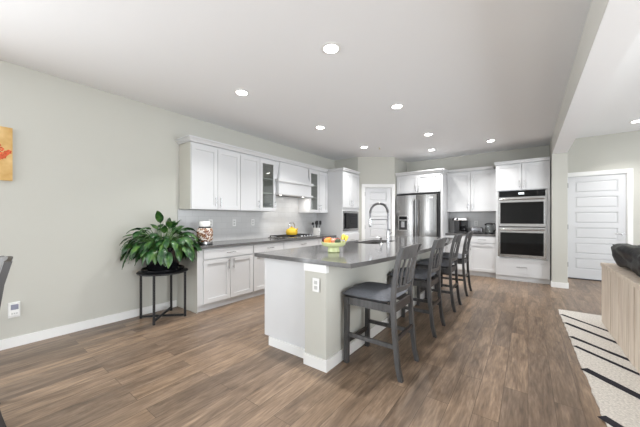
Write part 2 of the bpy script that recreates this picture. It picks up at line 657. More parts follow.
def casing(w, h, cw=.075, t=.018):
    return MB().box(-cw, 0, -t, 0, 0, h).box(w, w + cw, -t, 0, 0, h).box(-cw, w + cw, -t, 0, h, h + cw)

c = pantry_obj('trim_4', casing(D1 - D0, DH).box(-.002, .012, 0, .1, 0, DH).box(D1 - D0 - .012, D1 - D0 + .002, 0, .1, 0, DH).box(0.012, D1 - D0 - .012, 0, .1, DH - .012, DH), 'trim', label='white casing around the pantry door')
c.location = (PA[0] + wdir.x * D0, PA[1] + wdir.y * D0, 0)
d = pantry_obj('door_1', panel_door(D1 - D0 - .034, DH - .026, 6), 'doorp', label='white six panel pantry door across the kitchen corner')
nrm = Vector((wdir.y, -wdir.x))
d.location = (PA[0] + wdir.x * (D0 + .017) - nrm.x * .012, PA[1] + wdir.y * (D0 + .017) - nrm.y * .012, .01)
kn = MB().cyl((.585, 0, .985), (.585, -.012, .985), .027).cyl((.585, -.012, .985), (.585, -.04, .985), .010).ball((.585, -.052, .985), .026)
kn.build('door_knob', 'dkmetal', d, True)
for z in (.22, 1.0, 1.82):
    MB().cyl((-.006, -.006, z), (-.006, -.006, z + .10), .007).build('hinge', 'dkmetal', d, True)

struct('trim_5', MB().box(E0 - .075, E0, DY - .018, DY, 0, EH).box(E1, E1 + .075, DY - .018, DY, 0, EH).box(E0 - .075, E1 + .075, DY - .018, DY, EH, EH + .078)
       .box(E0, E0 + .012, DY, DY + .1, 0, EH).box(E1 - .012, E1, DY, DY + .1, 0, EH).box(E0 + .012, E1 - .012, DY, DY + .1, EH - .012, EH), 'trim', label='white casing around the door in the next room')
d2 = struct('door_2', panel_door(E1 - E0 - .034, EH - .042, 6), 'doorp', label='white six panel door in the next room')
d2.location = (E0 + .017, DY + .010, .024)
lv = MB().cyl((.80, 0, .945), (.80, -.010, .945), .028).cyl((.80, -.010, .945), (.80, -.045, .945), .010).tube([(.80, -.045, .945), (.74, -.047, .947), (.685, -.043, .945)], [.010, .009, .008])
lv.build('door_handle', 'chrome', d2, True)
MB().cyl((.80, 0, 1.07), (.80, -.014, 1.07), .028).build('deadbolt', 'chrome', d2, True) if False else None
for z in (.22, 1.02, 1.9):
    MB().cyl((-.006, -.006, z), (-.006, -.006, z + .10), .007).build('hinge', 'dkmetal', d2, True)
struct('trim_6', MB().box(E0 + .012, E1 - .012, DY - .005, DY + .09, 0, .016), 'black', label='dark threshold under the far door')

# ------------------------------------------------------------------ cabinets
def handle_v(parent, x, z, L=.135, y=-.022):
    mb = MB().cyl((x, y - .030, z), (x, y - .030, z + L), .0062, seg=10)
    mb.cyl((x, y, z + .02), (x, y - .03, z + .02), .005, seg=8).cyl((x, y, z + L - .02), (x, y - .03, z + L - .02), .005, seg=8)
    return mb.build('handle', 'chrome', parent, True)

def handle_h(parent, x, z, L=.15, y=-.022):
    mb = MB().cyl((x - L / 2, y - .030, z), (x + L / 2, y - .030, z), .0062, seg=10)
    mb.cyl((x - L / 2 + .02, y, z), (x - L / 2 + .02, y - .03, z), .005, seg=8).cyl((x + L / 2 - .02, y, z), (x + L / 2 - .02, y - .03, z), .005, seg=8)
    return mb.build('handle', 'chrome', parent, True)

def shaker(parent, x0, x1, z0, z1, hx=None, hz=None, name='door', st=.058, pane=False, hname=None):
    g = .0035
    x0 += g; x1 -= g; z0 += g; z1 -= g
    mb = MB()
    mb.box(x0, x0 + st, -.021, -.001, z0, z1).box(x1 - st, x1, -.021, -.001, z0, z1)
    mb.box(x0 + st, x1 - st, -.021, -.001, z0, z0 + st).box(x0 + st, x1 - st, -.021, -.001, z1 - st, z1)
    if not pane:
        mb.box(x0 + st, x1 - st, -.007, -.001, z0 + st, z1 - st)
    d = mb.build(name, 'cab', parent)
    if pane:
        MB().box(x0 + st - .003, x1 - st + .003, -.013, -.009, z0 + st - .003, z1 - st + .003).build('glass_pane', 'pane', d)
    if hx is not None:
        handle_v(d, hx, hz)
    return d

def slab(parent, x0, x1, z0, z1, L=.15, hz=None, h=True):
    g = .0035
    d = MB().box(x0 + g, x1 - g, -.021, -.001, z0 + g, z1 - g, .002, 1).build('drawer', 'cab', parent)
    if h:
        handle_h(d, (x0 + x1) / 2, (z0 + z1) / 2 if hz is None else hz, L)
    return d

LFX = -3.525     # carcass face of the left base run
BASEG = 'base cabinets along the left wall'
def base_unit(label, y0, y1, kind, group=BASEG, rz=PI / 2, loc=None, depth=None, top=.855, toe=.09, stile=(0, 0)):
    w = y1 - y0
    dep = depth or (LFX - LX - .003)
    t = thing('base_cabinet', label, 'cabinet', loc or (LFX, y0, 0), rz, group)
    MB().box(.001, w - .001, 0, dep, toe, top).build('cabinet_body', 'cab', t)
    MB().box(.001, w - .001, .035 if toe < .1 else .05, dep, 0, toe - .0005).build('toe_board', 'cab', t)
    a, b = stile[0], w - stile[1]
    zt = top - .01
    zd = top - .155
    if kind == '2d':
        slab(t, a, b, zd + .008, zt)
        m = (a + b) / 2
        shaker(t, a, m, toe + .012, zd, m - .04, zd - .16)
        shaker(t, m, b, toe + .012, zd, m + .04, zd - .16)
    elif kind == '1d':
        slab(t, a, b, zd + .008, zt)
        shaker(t, a, b, toe + .012, zd, a + .04, zd - .16)
    elif kind == '3w':
        slab(t, a, b, zd + .008, zt)
        h = (zd - toe - .012) / 2
        slab(t, a, b, toe + .012 + h, zd)
        slab(t, a, b, toe + .012, toe + .012 + h)
    return t
base_unit('white two-door base cabinet at the near end of the left run, beside the plant stand', 1.985, 2.918, '2d', stile=(.075, .01))
base_unit('white base cabinet of the left run behind the island corner, second from the plant stand', 2.920, 3.60, '2d')
base_unit('white wide drawer base cabinet directly under the gas cooktop', 3.602, 4.64, '3w')
base_unit('white narrow base cabinet under the utensil crock, against the microwave tower', 4.642, 5.272, '1d')

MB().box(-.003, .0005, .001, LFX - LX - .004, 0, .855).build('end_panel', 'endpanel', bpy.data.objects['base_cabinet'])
# left worktop with a rounded edge
t = MB().box(LX + .002, -3.478, 1.938, 5.274, .8575, .895, .004, 2).build('worktop', 'quartz')
tag(t, 'long dark grey worktop along the left wall under the wall cabinets', 'countertop')

# left wall cabinets
UFX = -3.745
UZ0, UZ1 = 1.398, 2.335
UPG = 'wall cabinets along the left wall'
def wall_unit(label, y0, y1, doors, glassdoor=False, loc=None, rz=PI / 2, dep=None, h=None, group=UPG, hz=.05):
    w = y1 - y0
    dep = dep or (UFX - LX - .003)
    h = h or (UZ1 - UZ0)
    t = thing('wall_cabinet', label, 'cabinet', loc or (UFX, y0, UZ0), rz, group)
    if glassdoor:
        mb = MB().box(.001, .018, 0, dep, 0, h).box(w - .018, w - .001, 0, dep, 0, h).box(.018, w - .018, 0, dep, 0, .018).box(.018, w - .018, 0, dep, h - .05, h)
        mb.build('cabinet_body', 'cab', t)
        MB().box(.018, w - .018, dep - .012, dep, .018, h - .05).build('back_panel', 'cabin', t)
        for k in (.34, .62):
            MB().box(.019, w - .019, .012, dep - .014, h * k, h * k + .016).build('shelf', 'cab', t)
    else:
        MB().box(.001, w - .001, 0, dep, 0, h).build('cabinet_body', 'cab', t)
    x = 0
    for (a, b, hx) in doors:
        shaker(t, a, b, .002, h - .03, None if hx is None else hx, hz, pane=glassdoor)
    return t
wall_unit('tall white two-door wall cabinet at the near end, above the plant', 2.01, 2.83, [(.0, .41, .37), (.41, .82, .45)])
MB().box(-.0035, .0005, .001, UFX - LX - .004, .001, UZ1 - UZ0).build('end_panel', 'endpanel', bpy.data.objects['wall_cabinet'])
wall_unit('white single-door wall cabinet left of the near glass-door cabinet', 2.832, 3.238, [(0, .406, .366)])
wall_unit('white glass-door wall cabinet on the left side of the range hood', 3.24, 3.62, [(0, .38, .345)], True)
wall_unit('white glass-door wall cabinet on the right side of the range hood', 4.60, 4.945, [(0, .345, .31)], True)
wall_unit('white narrow wall cabinet wedged between glass cabinet and microwave tower', 4.947, 5.272, [(0, .325, .04)])

def crown(pts, z0, z1, proj=.05, name='crown_molding'):
    # pts: plan polyline of the cabinet face; the profile leans outward to the right of the direction of travel
    prof = [(0, z0), (.012, z0), (.018, z0 + .015), (proj - .012, z1 - .022), (proj, z1 - .016), (proj, z1), (0, z1)]
    P = [Vector(p) for p in pts]
    rings = []
    for i, p in enumerate(P):
        d0 = (P[i] - P[i - 1]).normalized() if i > 0 else (P[1] - P[0]).normalized()
        d1 = (P[i + 1] - P[i]).normalized() if i < len(P) - 1 else d0
        n0 = Vector((d0.y, -d0.x)); n1 = Vector((d1.y, -d1.x))
        m = (n0 + n1)
        m = m / max(m.dot(n0), .2)
        rings.append([(p.x + m.x * q, p.y + m.y * q, z) for q, z in prof])
    return MB().loft(rings)
o = crown([(LX + .002, 2.006), (UFX + .022, 2.006), (UFX + .022, 5.224)], UZ1 + .002, 2.402, .055).build('crown_molding', 'cab')
tag(o, 'long white crown molding running along the top of left wall cabinets', 'molding')
o = MB().box(LX + .003, UFX + .020, 2.015, 5.27, UZ1 + .002, UZ1 + .03).build('filler', 'cab', o)

# range hood ---------------------------------------------------------
hd = thing('range_hood', 'white wooden range hood with two ledges above the gas cooktop', 'range hood', (LX, 3.6235, 1.64))
W = .953
MB().box(.003, .322, 0.0, W, .36, UZ1 - 1.642).build('back_panel', 'cab', hd)
MB().box(.003, .40, .004, W - .004, .095, .345).build('hood_box', 'cab', hd)
def ledge(z0, z1, over):
    prof = [(0, z0), (over * .35, z0), (over, z0 + .016), (over, z1), (0, z1)]
    base = [(.325, .004), (.40, .004), (.40, W - .004), (.325, W - .004)]
    rings = []
    nrmv = [(0, -1), (1, -1), (1, 1), (0, 1)]
    for (bx, by), (nx, ny) in zip(base, nrmv):
        rings.append([(bx + nx * q, by + ny * q, z) for q, z in prof])
    return MB().loft(rings)
ledge(.300, .358, .040).build('upper_ledge', 'cab', hd)
ledge(.062, .105, .035).build('lower_ledge', 'cab', hd)
b0 = [(.323, .03, .3585), (.392, .03, .3585), (.392, W - .03, .3585), (.323, W - .03, .3585)]
b1 = [(.323, .10, .69), (.345, .10, .69), (.345, W - .10, .69), (.323, W - .10, .69)]
MB().loft([b0, b1]).build('tapered_chimney', 'cab', hd)
ins = MB().box(.05, .38, .06, W - .06, .078, .0945).build('filter_insert', 'filter', hd)
for yy in (.15, W - .15):
    MB().lathe([(0, .0), (.032, 0), (.032, .006), (0, .006)], (.32, yy, .0715), 20).build('hood_lamp', 'hoodlens', hd)
    l = area('hood_light', (LX + .32, 3.6235 + yy, 1.64 + .066), (0, 0, 0), .06, .06, 1.6, (1, .96, .9), 'DISK')
    l.parent = None

# cooktop --------------------------------------------------------------
ct = thing('gas_cooktop', 'steel gas cooktop with black grates set on the left worktop', 'cooktop', (-3.775, 4.16, .897))
MB().box(-.25, .25, -.46, .46, 0, .012, .004, 2).build('cooktop_plate', 'steel', ct, True)
for i, yc in enumerate((-.30, 0, .30)):
    mb = MB()
    for xx in (-.21, .0, .13):
        mb.box(xx - .007, xx + .007, yc - .14, yc + .14, .034, .046)
    for yy in (-.135, -.05, .05, .135):
        mb.box(-.215, .135, yc + yy - .007, yc + yy + .007, .034, .046)
    for xx in (-.21, .13):
        for yy in (-.135, .135):
            mb.box(xx - .008, xx + .008, yc + yy - .008, yc + yy + .008, .0125, .034)
    mb.build('grate', 'iron', ct)
    for xx in ((-.11, .07) if i != 1 else (-.04,)):
        MB().lathe([(0, 0), (.045, 0), (.045, .010), (.032, .016), (0, .017)], (xx, yc, .0122), 20).build('burner', 'iron', ct, True)
for k in range(5):
    MB().lathe([(.021, 0), (.021, .006), (.017, .010), (.016, .026), (0, .028)], (.20, .02 + k * .085, .0122), 18).build('knob', 'chrome', ct, True)

# kettle on the cooktop
kt = thing('kettle', 'round yellow kettle standing on the gas cooktop', 'kettle', (-3.80, 4.13, .945))
MB().lathe([(0, 0), (.095, 0), (.118, .025), (.122, .06), (.105, .105), (.065, .13), (.03, .137)], seg=28).build('kettle_body', 'yellow', kt, True)
MB().lathe([(.0, .1375), (.05, .1375), (.045, .146), (.012, .150), (.012, .158), (.017, .168), (.0, .176)], seg=20).build('lid', 'yellow', kt, True)
MB().tube([(0, -.08, .115), (0, -.085, .19), (0, -.05, .235), (0, .05, .235), (0, .085, .19), (0, .08, .115)], .008).build('handle', 'chrome', kt, True)
MB().tube([(.10, 0, .07), (.14, 0, .10), (.158, 0, .132)], [.022, .015, .011]).build('spout', 'yellow', kt, True)

# utensil crock
cr = thing('utensil_crock', 'white ceramic crock of black cooking utensils at worktop end', 'crock', (-3.80, 4.95, .897))
MB().lathe([(0, 0), (.078, 0), (.082, .01), (.082, .15), (.086, .158), (.086, .165), (.076, .165), (.074, .012), (0, .012)], seg=28).build('crock_body', 'ceramic', cr, True)
MB().box(.0815, .084, -.035, .035, .075, .10).build('nameplate', 'socket', cr)
ut = [(-.050, -.045, 'ladle'), (.050, -.045, 'spatula'), (.0, .0, 'spoon'), (.052, .045, 'slotted_turner'), (-.050, .045, 'spoon')]
ulab = ['black ladle leaning left in the white crock', 'black spatula at the near side of the white crock', 'black spoon standing upright in the middle of the white crock', 'black turner leaning right in the white crock', 'black spoon at the wall side of the white crock']
for (dx, dy, nm), lb in zip(ut, ulab):
    u = thing(nm, lb, 'utensil', (-3.80 + dx * .3, 4.95 + dy * .3, .912), 0, 'black utensils in the crock')
    tip = Vector((dx * .9, dy * .9, .225))
    MB().tube([(0, 0, 0), tip * .5, tip], .007, 8).build('handle', 'black', u, True)
    mb = MB()
    if nm == 'ladle':
        mb.ball(tip + Vector((0, 0, .02)), .034, .8, 1, .9)
    elif nm == 'spoon':
        mb.ball(tip + Vector((0, 0, .035)), .028, .55, 1, 1.5)
    else:
        mb.box(tip.x - .006, tip.x + .006, tip.y - .034, tip.y + .034, tip.z - .005, tip.z + .085, .005, 2)
    mb.build('head', 'black', u, True)

# patterned jar by the plant
jr = thing('canister', 'round brown patterned canister with white lid on worktop beside the plant', 'canister', (-3.70, 2.195, .897))
MB().lathe([(0, 0), (.108, 0), (.108, .012), (0, .012)], seg=28).build('base_pad', 'black', jr, True)
MB().lathe([(.0, .0125), (.105, .0125), (.105, .042), (.098, .047), (0, .047)], seg=28).build('base_ring', 'chrome', jr, True)
MB().lathe([(0, .0475), (.098, .0475), (.112, .075), (.112, .20), (.098, .235), (0, .235)], seg=28).build('jar_body', 'mosaic', jr, True)
MB().lathe([(0, .2355), (.082, .2355), (.082, .255), (0, .255)], seg=28).build('neck_ring', 'black', jr, True)
MB().lathe([(0, .2555), (.076, .2555), (.078, .262), (.078, .315), (.070, .328), (0, .332)], seg=28).build('lid', 'ceramic', jr, True)

# outlets --------------------------------------------------------------
def outlet(label, loc, rz, group='wall outlets'):
    t = thing('wall_outlet', label, 'outlet', loc, rz, group)
    MB().box(-.036, .036, -.006, 0, -.058, .058, .003, 2).build('cover_plate', 'white', t)
    for z in (-.022, .022):
        MB().box(-.017, .017, -.0075, -.0062, z - .015, z + .015).build('socket', 'socket', t)
    return t
outlet('white outlet on tile behind the patterned canister', (LX + .0105, 2.50, 1.195), PI / 2)
outlet('white outlet on tile nearer to the plant of the two in plain view', (LX + .0105, 2.945, 1.195), PI / 2)
outlet('white outlet on tile closer to the cooktop of the two in plain view', (LX + .0105, 3.35, 1.20), PI / 2)
outlet('white outlet on tile behind the toaster', (-.98, BY - .0105, 1.16), 0)
outlet('white outlet on the grey end face of the island', (-1.432, 1.8595, .703), 0)

# microwave tower -----------------------------------------------------------
TW = 6.04 - 5.28
tw = thing('microwave_tower', 'tall white corner cabinet with built-in microwave beside the pantry door', 'cabinet', (-3.332, 5.276, 0), PI / 2)
dep = -3.332 - LX - .003
MB().box(.001, .03, 0, dep, .0, 2.335).box(TW - .03, TW - .001, 0, dep, 0, 2.335).box(.03, TW - .03, dep - .02, dep, .09, 2.335)\
    .box(.03, TW - .03, 0, dep - .02, 1.445, 1.515).box(.03, TW - .03, 0, dep - .02, .92, .985).box(.03, TW - .03, 0, dep - .02, 2.30, 2.335).box(.03, TW - .03, 0, dep - .02, .09, .13).build('cabinet_body', 'cab', tw)
MB().box(.03, TW - .03, .04, dep, 0, .0895).build('toe_board', 'cab', tw)
shaker(tw, 0, TW / 2, 1.515, 2.325, TW / 2 - .04, 1.56)
shaker(tw, TW / 2, TW, 1.515, 2.325, TW / 2 + .04, 1.56)
slab(tw, 0, TW, .62, .925)
slab(tw, 0, TW, .10, .62)
MB().loft([[(-.0, 0, 2.337)] * 1 + [(TW - .0, 0, 2.337), (TW, dep, 2.337), (0, dep, 2.337)], [(0, 0, 2.345), (TW, 0, 2.345), (TW, dep, 2.345), (0, dep, 2.345)]]).build('top_panel', 'cab', tw)
pc = [(.40, 0.0), (-.0, 0.0), (0, 0)]
cc = crown([(LX + .36, 5.276), (-3.31, 5.276), (-3.31, 6.0)], 2.347, 2.402, .045)
for v in cc.bm.verts:   # into the tower's own frame
    x, y = v.co.x, v.co.y
    v.co.x, v.co.y = y - 5.276, -(x + 3.332)
cc.build('crown', 'cab', tw)
mw = thing('microwave', 'built-in steel microwave with black glass in the corner tower', 'microwave', (-3.332, 5.31, .988), PI / 2)
mwW = TW - .068
MB().box(.004, mwW - .004, .003, .42, .004, .45).build('microwave_body', 'black', mw)
MB().box(-.012, mwW + .012, -.014, -.0012, .004, .05).box(-.012, mwW + .012, -.014, -.0012, .41, .445).box(-.012, .03, -.014, -.0012, .05, .41).box(mwW - .03, mwW + .012, -.014, -.0012, .05, .41).build('trim_frame', 'steel', mw)
MB().box(.032, mwW - .17, -.012, .002, .052, .408).build('glass_door', 'bglass', mw)
MB().box(mwW - .168, mwW - .032, -.011, .002, .052, .408).build('control_panel', 'bglass', mw)

# ------------------------------------------------------------------ back wall: fridge, cabinets, ovens
FY = 6.70
# surround panels and cabinet above the fridge
fc = thing('fridge_cabinet', 'white two-door cabinet with side panel around and above the fridge', 'cabinet', (-2.632, FY, 0))
FW = 1.083
fd = BY - FY - .003
MB().box(FW - .042, FW, -.0, fd, 0, 2.323).build('side_panel', 'cab', fc)
MB().box(0, .022, -.0, fd, 0, 2.323).build('side_panel', 'cab', fc)
MB().box(.0225, FW - .0425, 0, fd, 1.880, 2.323).build('cabinet_body', 'cab', fc)
m = FW / 2 - .01
shaker(fc, .02, m, 1.885, 2.31, m - .04, 1.915)
shaker(fc, m, FW - .042, 1.885, 2.31, m + .04, 1.915)
cc = crown([(0.0, -.022), (FW, -.022), (FW, fd - .40)], 2.325, 2.395, .05)
cc.build('crown', 'cab', fc)

fr = thing('refrigerator', 'stainless french-door refrigerator with dispenser in back corner', 'refrigerator', (-2.604, 6.665, 0))
w = 1.0
MB().box(0.002, w - .002, .004, .70, .03, 1.855).build('fridge_body', 'rubber', fr)
def bowdoor(x0, x1, z0, z1, bow=.018):
    rings = []
    n = 10
    mb = MB()
    out = [(x0, 0)] + [(x0 + (x1 - x0) * i / n, -.075 - bow * (1 - (2 * i / n - 1) ** 2)) for i in range(n + 1)] + [(x1, 0)]
    mb.prism(out, z0, z1)
    return mb
ld = bowdoor(.004, w / 2 - .002, .70, 1.825).build('door', 'steelv', fr, True, ang=30)
rd = bowdoor(w / 2 + .002, w - .045, .70, 1.825).build('door', 'steelv', fr, True, ang=30)
bowdoor(.004, w - .045, .06, .69).build('freezer_drawer', 'steelv', fr, True, ang=30)
for dd, x in ((ld, w / 2 - .045), (rd, w / 2 + .045)):
    MB().tube([(x, -.085, .82), (x, -.135, .86), (x, -.142, 1.2), (x, -.135, 1.68), (x, -.085, 1.72)], .013).build('handle', 'dkmetal', dd, True)
MB().box(.075, .305, -.099, -.060, .98, 1.34).build('dispenser_frame', 'steel', ld)
MB().box(.092, .288, -.101, -.0985, 1.245, 1.325).build('dispenser_panel', 'bglass', ld)
MB().box(.092, .288, -.101, -.0985, 1.0, 1.225).build('dispenser_niche', 'black', ld)
MB().box(.15, .23, -.108, -.1015, 1.06, 1.20).build('dispenser_paddle', 'chrome', ld)
MB().box(.80, .88, -.0912, -.08, 1.735, 1.77).build('badge', 'white', rd)
MB().tube([(.08, -.10, .60), (.08, -.14, .61), (w - .11, -.14, .61), (w - .11, -.10, .60)], .012).build('handle', 'dkmetal', fr, True)

# base cabinets, worktop and wall cabinets between fridge and ovens
BFY = 6.985
BKG = 'cabinets between fridge and ovens'
bdep = BY - BFY - .003
base_unit('white base cabinet standing right against the fridge side panel', 0, .485, '1d', BKG, 0, (-1.546, BFY, 0), bdep, .885, .10)
base_unit('white base cabinet standing against the double oven tower', 0, .513, '1d', BKG, 0, (-1.059, BFY, 0), bdep, .885, .10)
t = MB().box(-1.547, -.548, 6.955, BY - .002, .8875, .926, .004, 2).build('worktop', 'quartz')
tag(t, 'short dark grey worktop holding the coffee maker beside the ovens', 'countertop')
UW = 1.0
wall_unit('white two-door wall cabinet above coffee maker, toaster and glass kettle', 0, UW, [(.002, UW / 2, UW / 2 - .04), (UW / 2, UW - .002, UW / 2 + .04)], loc=(-1.547, 7.135, 1.428), rz=0, dep=BY - 7.135 - .003, h=.925, group=BKG)
cc = crown([(-1.545, 7.112), (-.60, 7.112)], 2.356, 2.415, .045)
o = cc.build('crown_molding', 'cab')
tag(o, 'short white crown molding over the wall cabinet beside ovens', 'molding')
MB().box(-1.545, -.60, 7.115, BY - .004, 2.356, 2.40).build('filler', 'cab', o)

OY = 6.92
ox = -.543
OW = .884
ov = thing('oven_tower', 'tall white cabinet tower housing the double oven', 'cabinet', (ox, OY, 0))
od = BY - OY - .003
MB().box(0, .05, 0, od, .085, 2.385).box(OW - .066, OW, 0, od, .085, 2.385).box(.05, OW - .066, od - .02, od, .085, 2.385)\
    .box(.05, OW - .066, 0, od - .02, 1.84, 1.862).box(.05, OW - .066, 0, od - .02, .455, .478).box(.05, OW - .066, 0, od - .02, 2.36, 2.385).box(.05, OW - .066, 0, od - .02, .085, .11).build('cabinet_body', 'cab', ov)
MB().box(0, OW, .012, od, 0, .0845).build('toe_board', 'cab', ov)
shaker(ov, .0, OW / 2, 1.85, 2.375, OW / 2 - .04, 1.90)
shaker(ov, OW / 2, OW, 1.85, 2.375, OW / 2 + .04, 1.90)
slab(ov, .0, OW, .095, .462, .17, .29)
crown([(0, .22), (0, -.022), (OW, -.022)], 2.387, 2.45, .03).build('crown', 'cab', ov)
MB().box(.003, OW - .003, -.02, od, 2.3865, 2.42).build('top_panel', 'cab', ov)
dv = thing('double_oven', 'stainless double wall oven with two black glass doors', 'oven', (ox + .052, OY, .480))
vw = .764
MB().box(.004, vw - .004, .003, .50, .003, 1.356).build('oven_body', 'black', dv)
MB().box(-.012, .004, -.016, -.0225 + .02, .0, 1.358).build('trim_frame', 'steel', dv)
MB().box(vw - .004, vw + .012, -.016, -.0025, .0, 1.358).build('trim_frame', 'steel', dv)
def oven_door(z0, z1):
    mb = MB().box(.006, vw - .006, -.05, .0, z0, z0 + .055).box(.006, vw - .006, -.05, 0, z1 - .105, z1).box(.006, .030, -.05, 0, z0 + .055, z1 - .105).box(vw - .030, vw - .006, -.05, 0, z0 + .055, z1 - .105)
    d = mb.build('oven_door', 'steel', dv)
    MB().box(.0305, vw - .0305, -.046, -.004, z0 + .0555, z1 - .1055).build('glass_window', 'bglass', d)
    MB().cyl((.02, -.100, z1 - .045), (vw - .02, -.100, z1 - .045), .014).cyl((.07, -.05, z1 - .045), (.07, -.1, z1 - .045), .010).cyl((vw - .07, -.05, z1 - .045), (vw - .07, -.1, z1 - .045), .010).build('handle', 'steel', d, True)
oven_door(.004, .610)
oven_door(.630, 1.225)
MB().box(.006, vw - .006, -.03, 0, 1.232, 1.350).build('control_panel', 'bglass', dv)
MB().box(vw / 2 - .045, vw / 2 + .045, -.0312, -.0302, 1.275, 1.315).build('display', 'display', dv)

# small appliances on the back worktop
cm = thing('coffee_maker', 'black and steel coffee maker under the back wall cabinet', 'coffee maker', (-1.255, 7.20, .928))
MB().box(-.13, .13, -.12, .12, 0, .045, .008, 2).build('base', 'black', cm)
MB().box(-.13, .13, .02, .12, .0455, .29, .008, 2).build('column', 'black', cm)
MB().box(-.13, .13, -.12, .12, .2905, .36, .012, 2).build('brew_head', 'steel', cm)
MB().box(-.125, -.02, -.119, .018, .0455, .285, .01, 2).build('water_tank', 'rubber', cm)
MB().lathe([(0, 0), (.058, 0), (.064, .03), (.060, .09), (.045, .12), (.045, .135), (0, .135)], (.06, -.055, .046), 20).build('carafe', 'bglass', cm, True)
MB().cyl((-.06, -.118, .325), (-.06, -.128, .325), .022).build('dial', 'black', cm, True)
MB().tube([(-.128, 0, .345), (-.17, -.02, .34), (-.175, -.03, .30)], [.014, .013, .010]).build('steam_wand', 'black', cm, True)
ts = thing('toaster', 'low grey toaster between coffee maker and glass kettle', 'toaster', (-.935, 7.22, .928))
MB().box(-.115, .115, -.08, .08, .008, .145, .018, 3).build('toaster_body', 'dkmetal', ts, True)
MB().box(-.09, .09, -.05, -.025, .1452, .1475).box(-.09, .09, .025, .05, .1452, .1475).build('slot', 'black', ts)
MB().box(-.10, .10, -.07, .07, 0, .0075).build('base', 'black', ts)
MB().box(-.055, -.03, -.098, -.081, .06, .075).build('lever', 'black', ts)
MB().cyl((.05, -.081, .05), (.05, -.092, .05), .014).build('dial', 'black', ts, True)
ek = thing('electric_kettle', 'glass electric kettle with black handle beside the oven tower', 'kettle', (-.690, 7.19, .928))
MB().lathe([(0, 0), (.085, 0), (.085, .03), (0, .03)], seg=24).build('base', 'black', ek, True)
MB().lathe([(0, .0305), (.078, .0305), (.082, .06), (.066, .21), (.062, .21), (.077, .062), (.073, .036), (0, .036)], seg=24).build('glass_body', 'glass', ek, True)
MB().lathe([(0, .2105), (.068, .2105), (.066, .235), (.03, .245), (0, .246)], seg=24).build('lid', 'black', ek, True)
MB().tube([(.062, 0, .225), (.105, 0, .23), (.122, 0, .19), (.118, 0, .09), (.086, 0, .055)], .012).build('handle', 'black', ek, True)
MB().tube([(-.060, 0, .20), (-.085, 0, .222)], [.020, .012]).build('spout', 'black', ek, True)

# ------------------------------------------------------------------ island
IX0, IXM, IX1 = -2.15, -1.562, -1.336
IY0, IY1 = 1.868, 5.48
isl = thing('kitchen_island', 'white kitchen island with grey rear wall in the middle of the kitchen', 'island', (0, 0, 0))
MB().box(IX0, IXM - .001, 1.94, 3.485, .085, .876).box(IX0, IXM - .001, 4.295, IY1, .085, .876).box(IX0, IXM - .001, 3.485, 4.295, .085, .69).box(IX0, IX0 + .018, 3.485, 4.295, .69, .876).box(IXM - .07, IXM - .001, 3.485, 4.295, .69, .876).build('cabinet_body', 'cab', isl)
MB().box(IX0, IXM - .001, 1.932, 1.9395, 0.0855, .876).box(IX0 + .072, IXM - .001, 1.932, 1.9395, 0, .085).build('end_panel', 'cab', isl)
MB().box(IX0 + .07, IXM - .001, 1.9405, IY1, 0, .0845).build('toe_board', 'cab', isl)
MB().box(IXM, IX1, IY0, IY1, 0, .876).build('rear_wall', 'wall', isl)
MB().box(IXM - .004, IX1 + .008, IY0 - .010, IY0 - .0005, .812, .876).box(IX1 + .0005, IX1 + .008, IY0 - .0005, IY0 + .03, .812, .876).build('top_trim', 'trim', isl)
MB().box(IXM - .004, IX1 + .015, IY0 - .015, IY0 - .0005, 0, .095).box(IX1 + .0005, IX1 + .015, IY0 - .0005, IY1, 0, .095).box(IX0 + .072, IXM - .005, 1.920, 1.9315, 0, .085).build('baseboard', 'trim', isl)
MB().box(IXM - .012, IXM - .001, 1.920, 1.9315, .086, .80).build('corner_stile', 'cab', isl)
# kitchen-side doors
fy = IY0 + .10
kx = IX0 - .0
n = 6
stp = (IY1 - 1.95) / n
for i in range(n):
    y0 = 1.95 + i * stp
    g = .003
    mb = MB()
    a, b, z0, z1, st = y0 + g, y0 + stp - g, .10, .72, .058
    mb.box(kx - .021, kx - .001, a, a + st, z0, z1).box(kx - .021, kx - .001, b - st, b, z0, z1).box(kx - .021, kx - .001, a + st, b - st, z0, z0 + st).box(kx - .021, kx - .001, a + st, b - st, z1 - st, z1).box(kx - .011, kx - .001, a + st, b - st, z0 + st, z1 - st)
    dd = mb.build('door', 'cab', isl)
    yy = b - .035 if i % 2 == 0 else a + .035
    MB().cyl((kx - .05, yy, .55), (kx - .05, yy, .69), .006, seg=8).cyl((kx - .021, yy, .57), (kx - .05, yy, .57), .005, seg=8).cyl((kx - .021, yy, .67), (kx - .05, yy, .67), .005, seg=8).build('handle', 'chrome', dd, True)
    dr = MB().box(kx - .021, kx - .001, a, b, .726, .868).build('drawer', 'cab', isl)
    MB().cyl((kx - .05, (a + b) / 2 - .07, .797), (kx - .05, (a + b) / 2 + .07, .797), .006, seg=8).cyl((kx - .021, (a + b) / 2 - .05, .797), (kx - .05, (a + b) / 2 - .05, .797), .005, seg=8).cyl((kx - .021, (a + b) / 2 + .05, .797), (kx - .05, (a + b) / 2 + .05, .797), .005, seg=8).build('handle', 'chrome', dr, True)

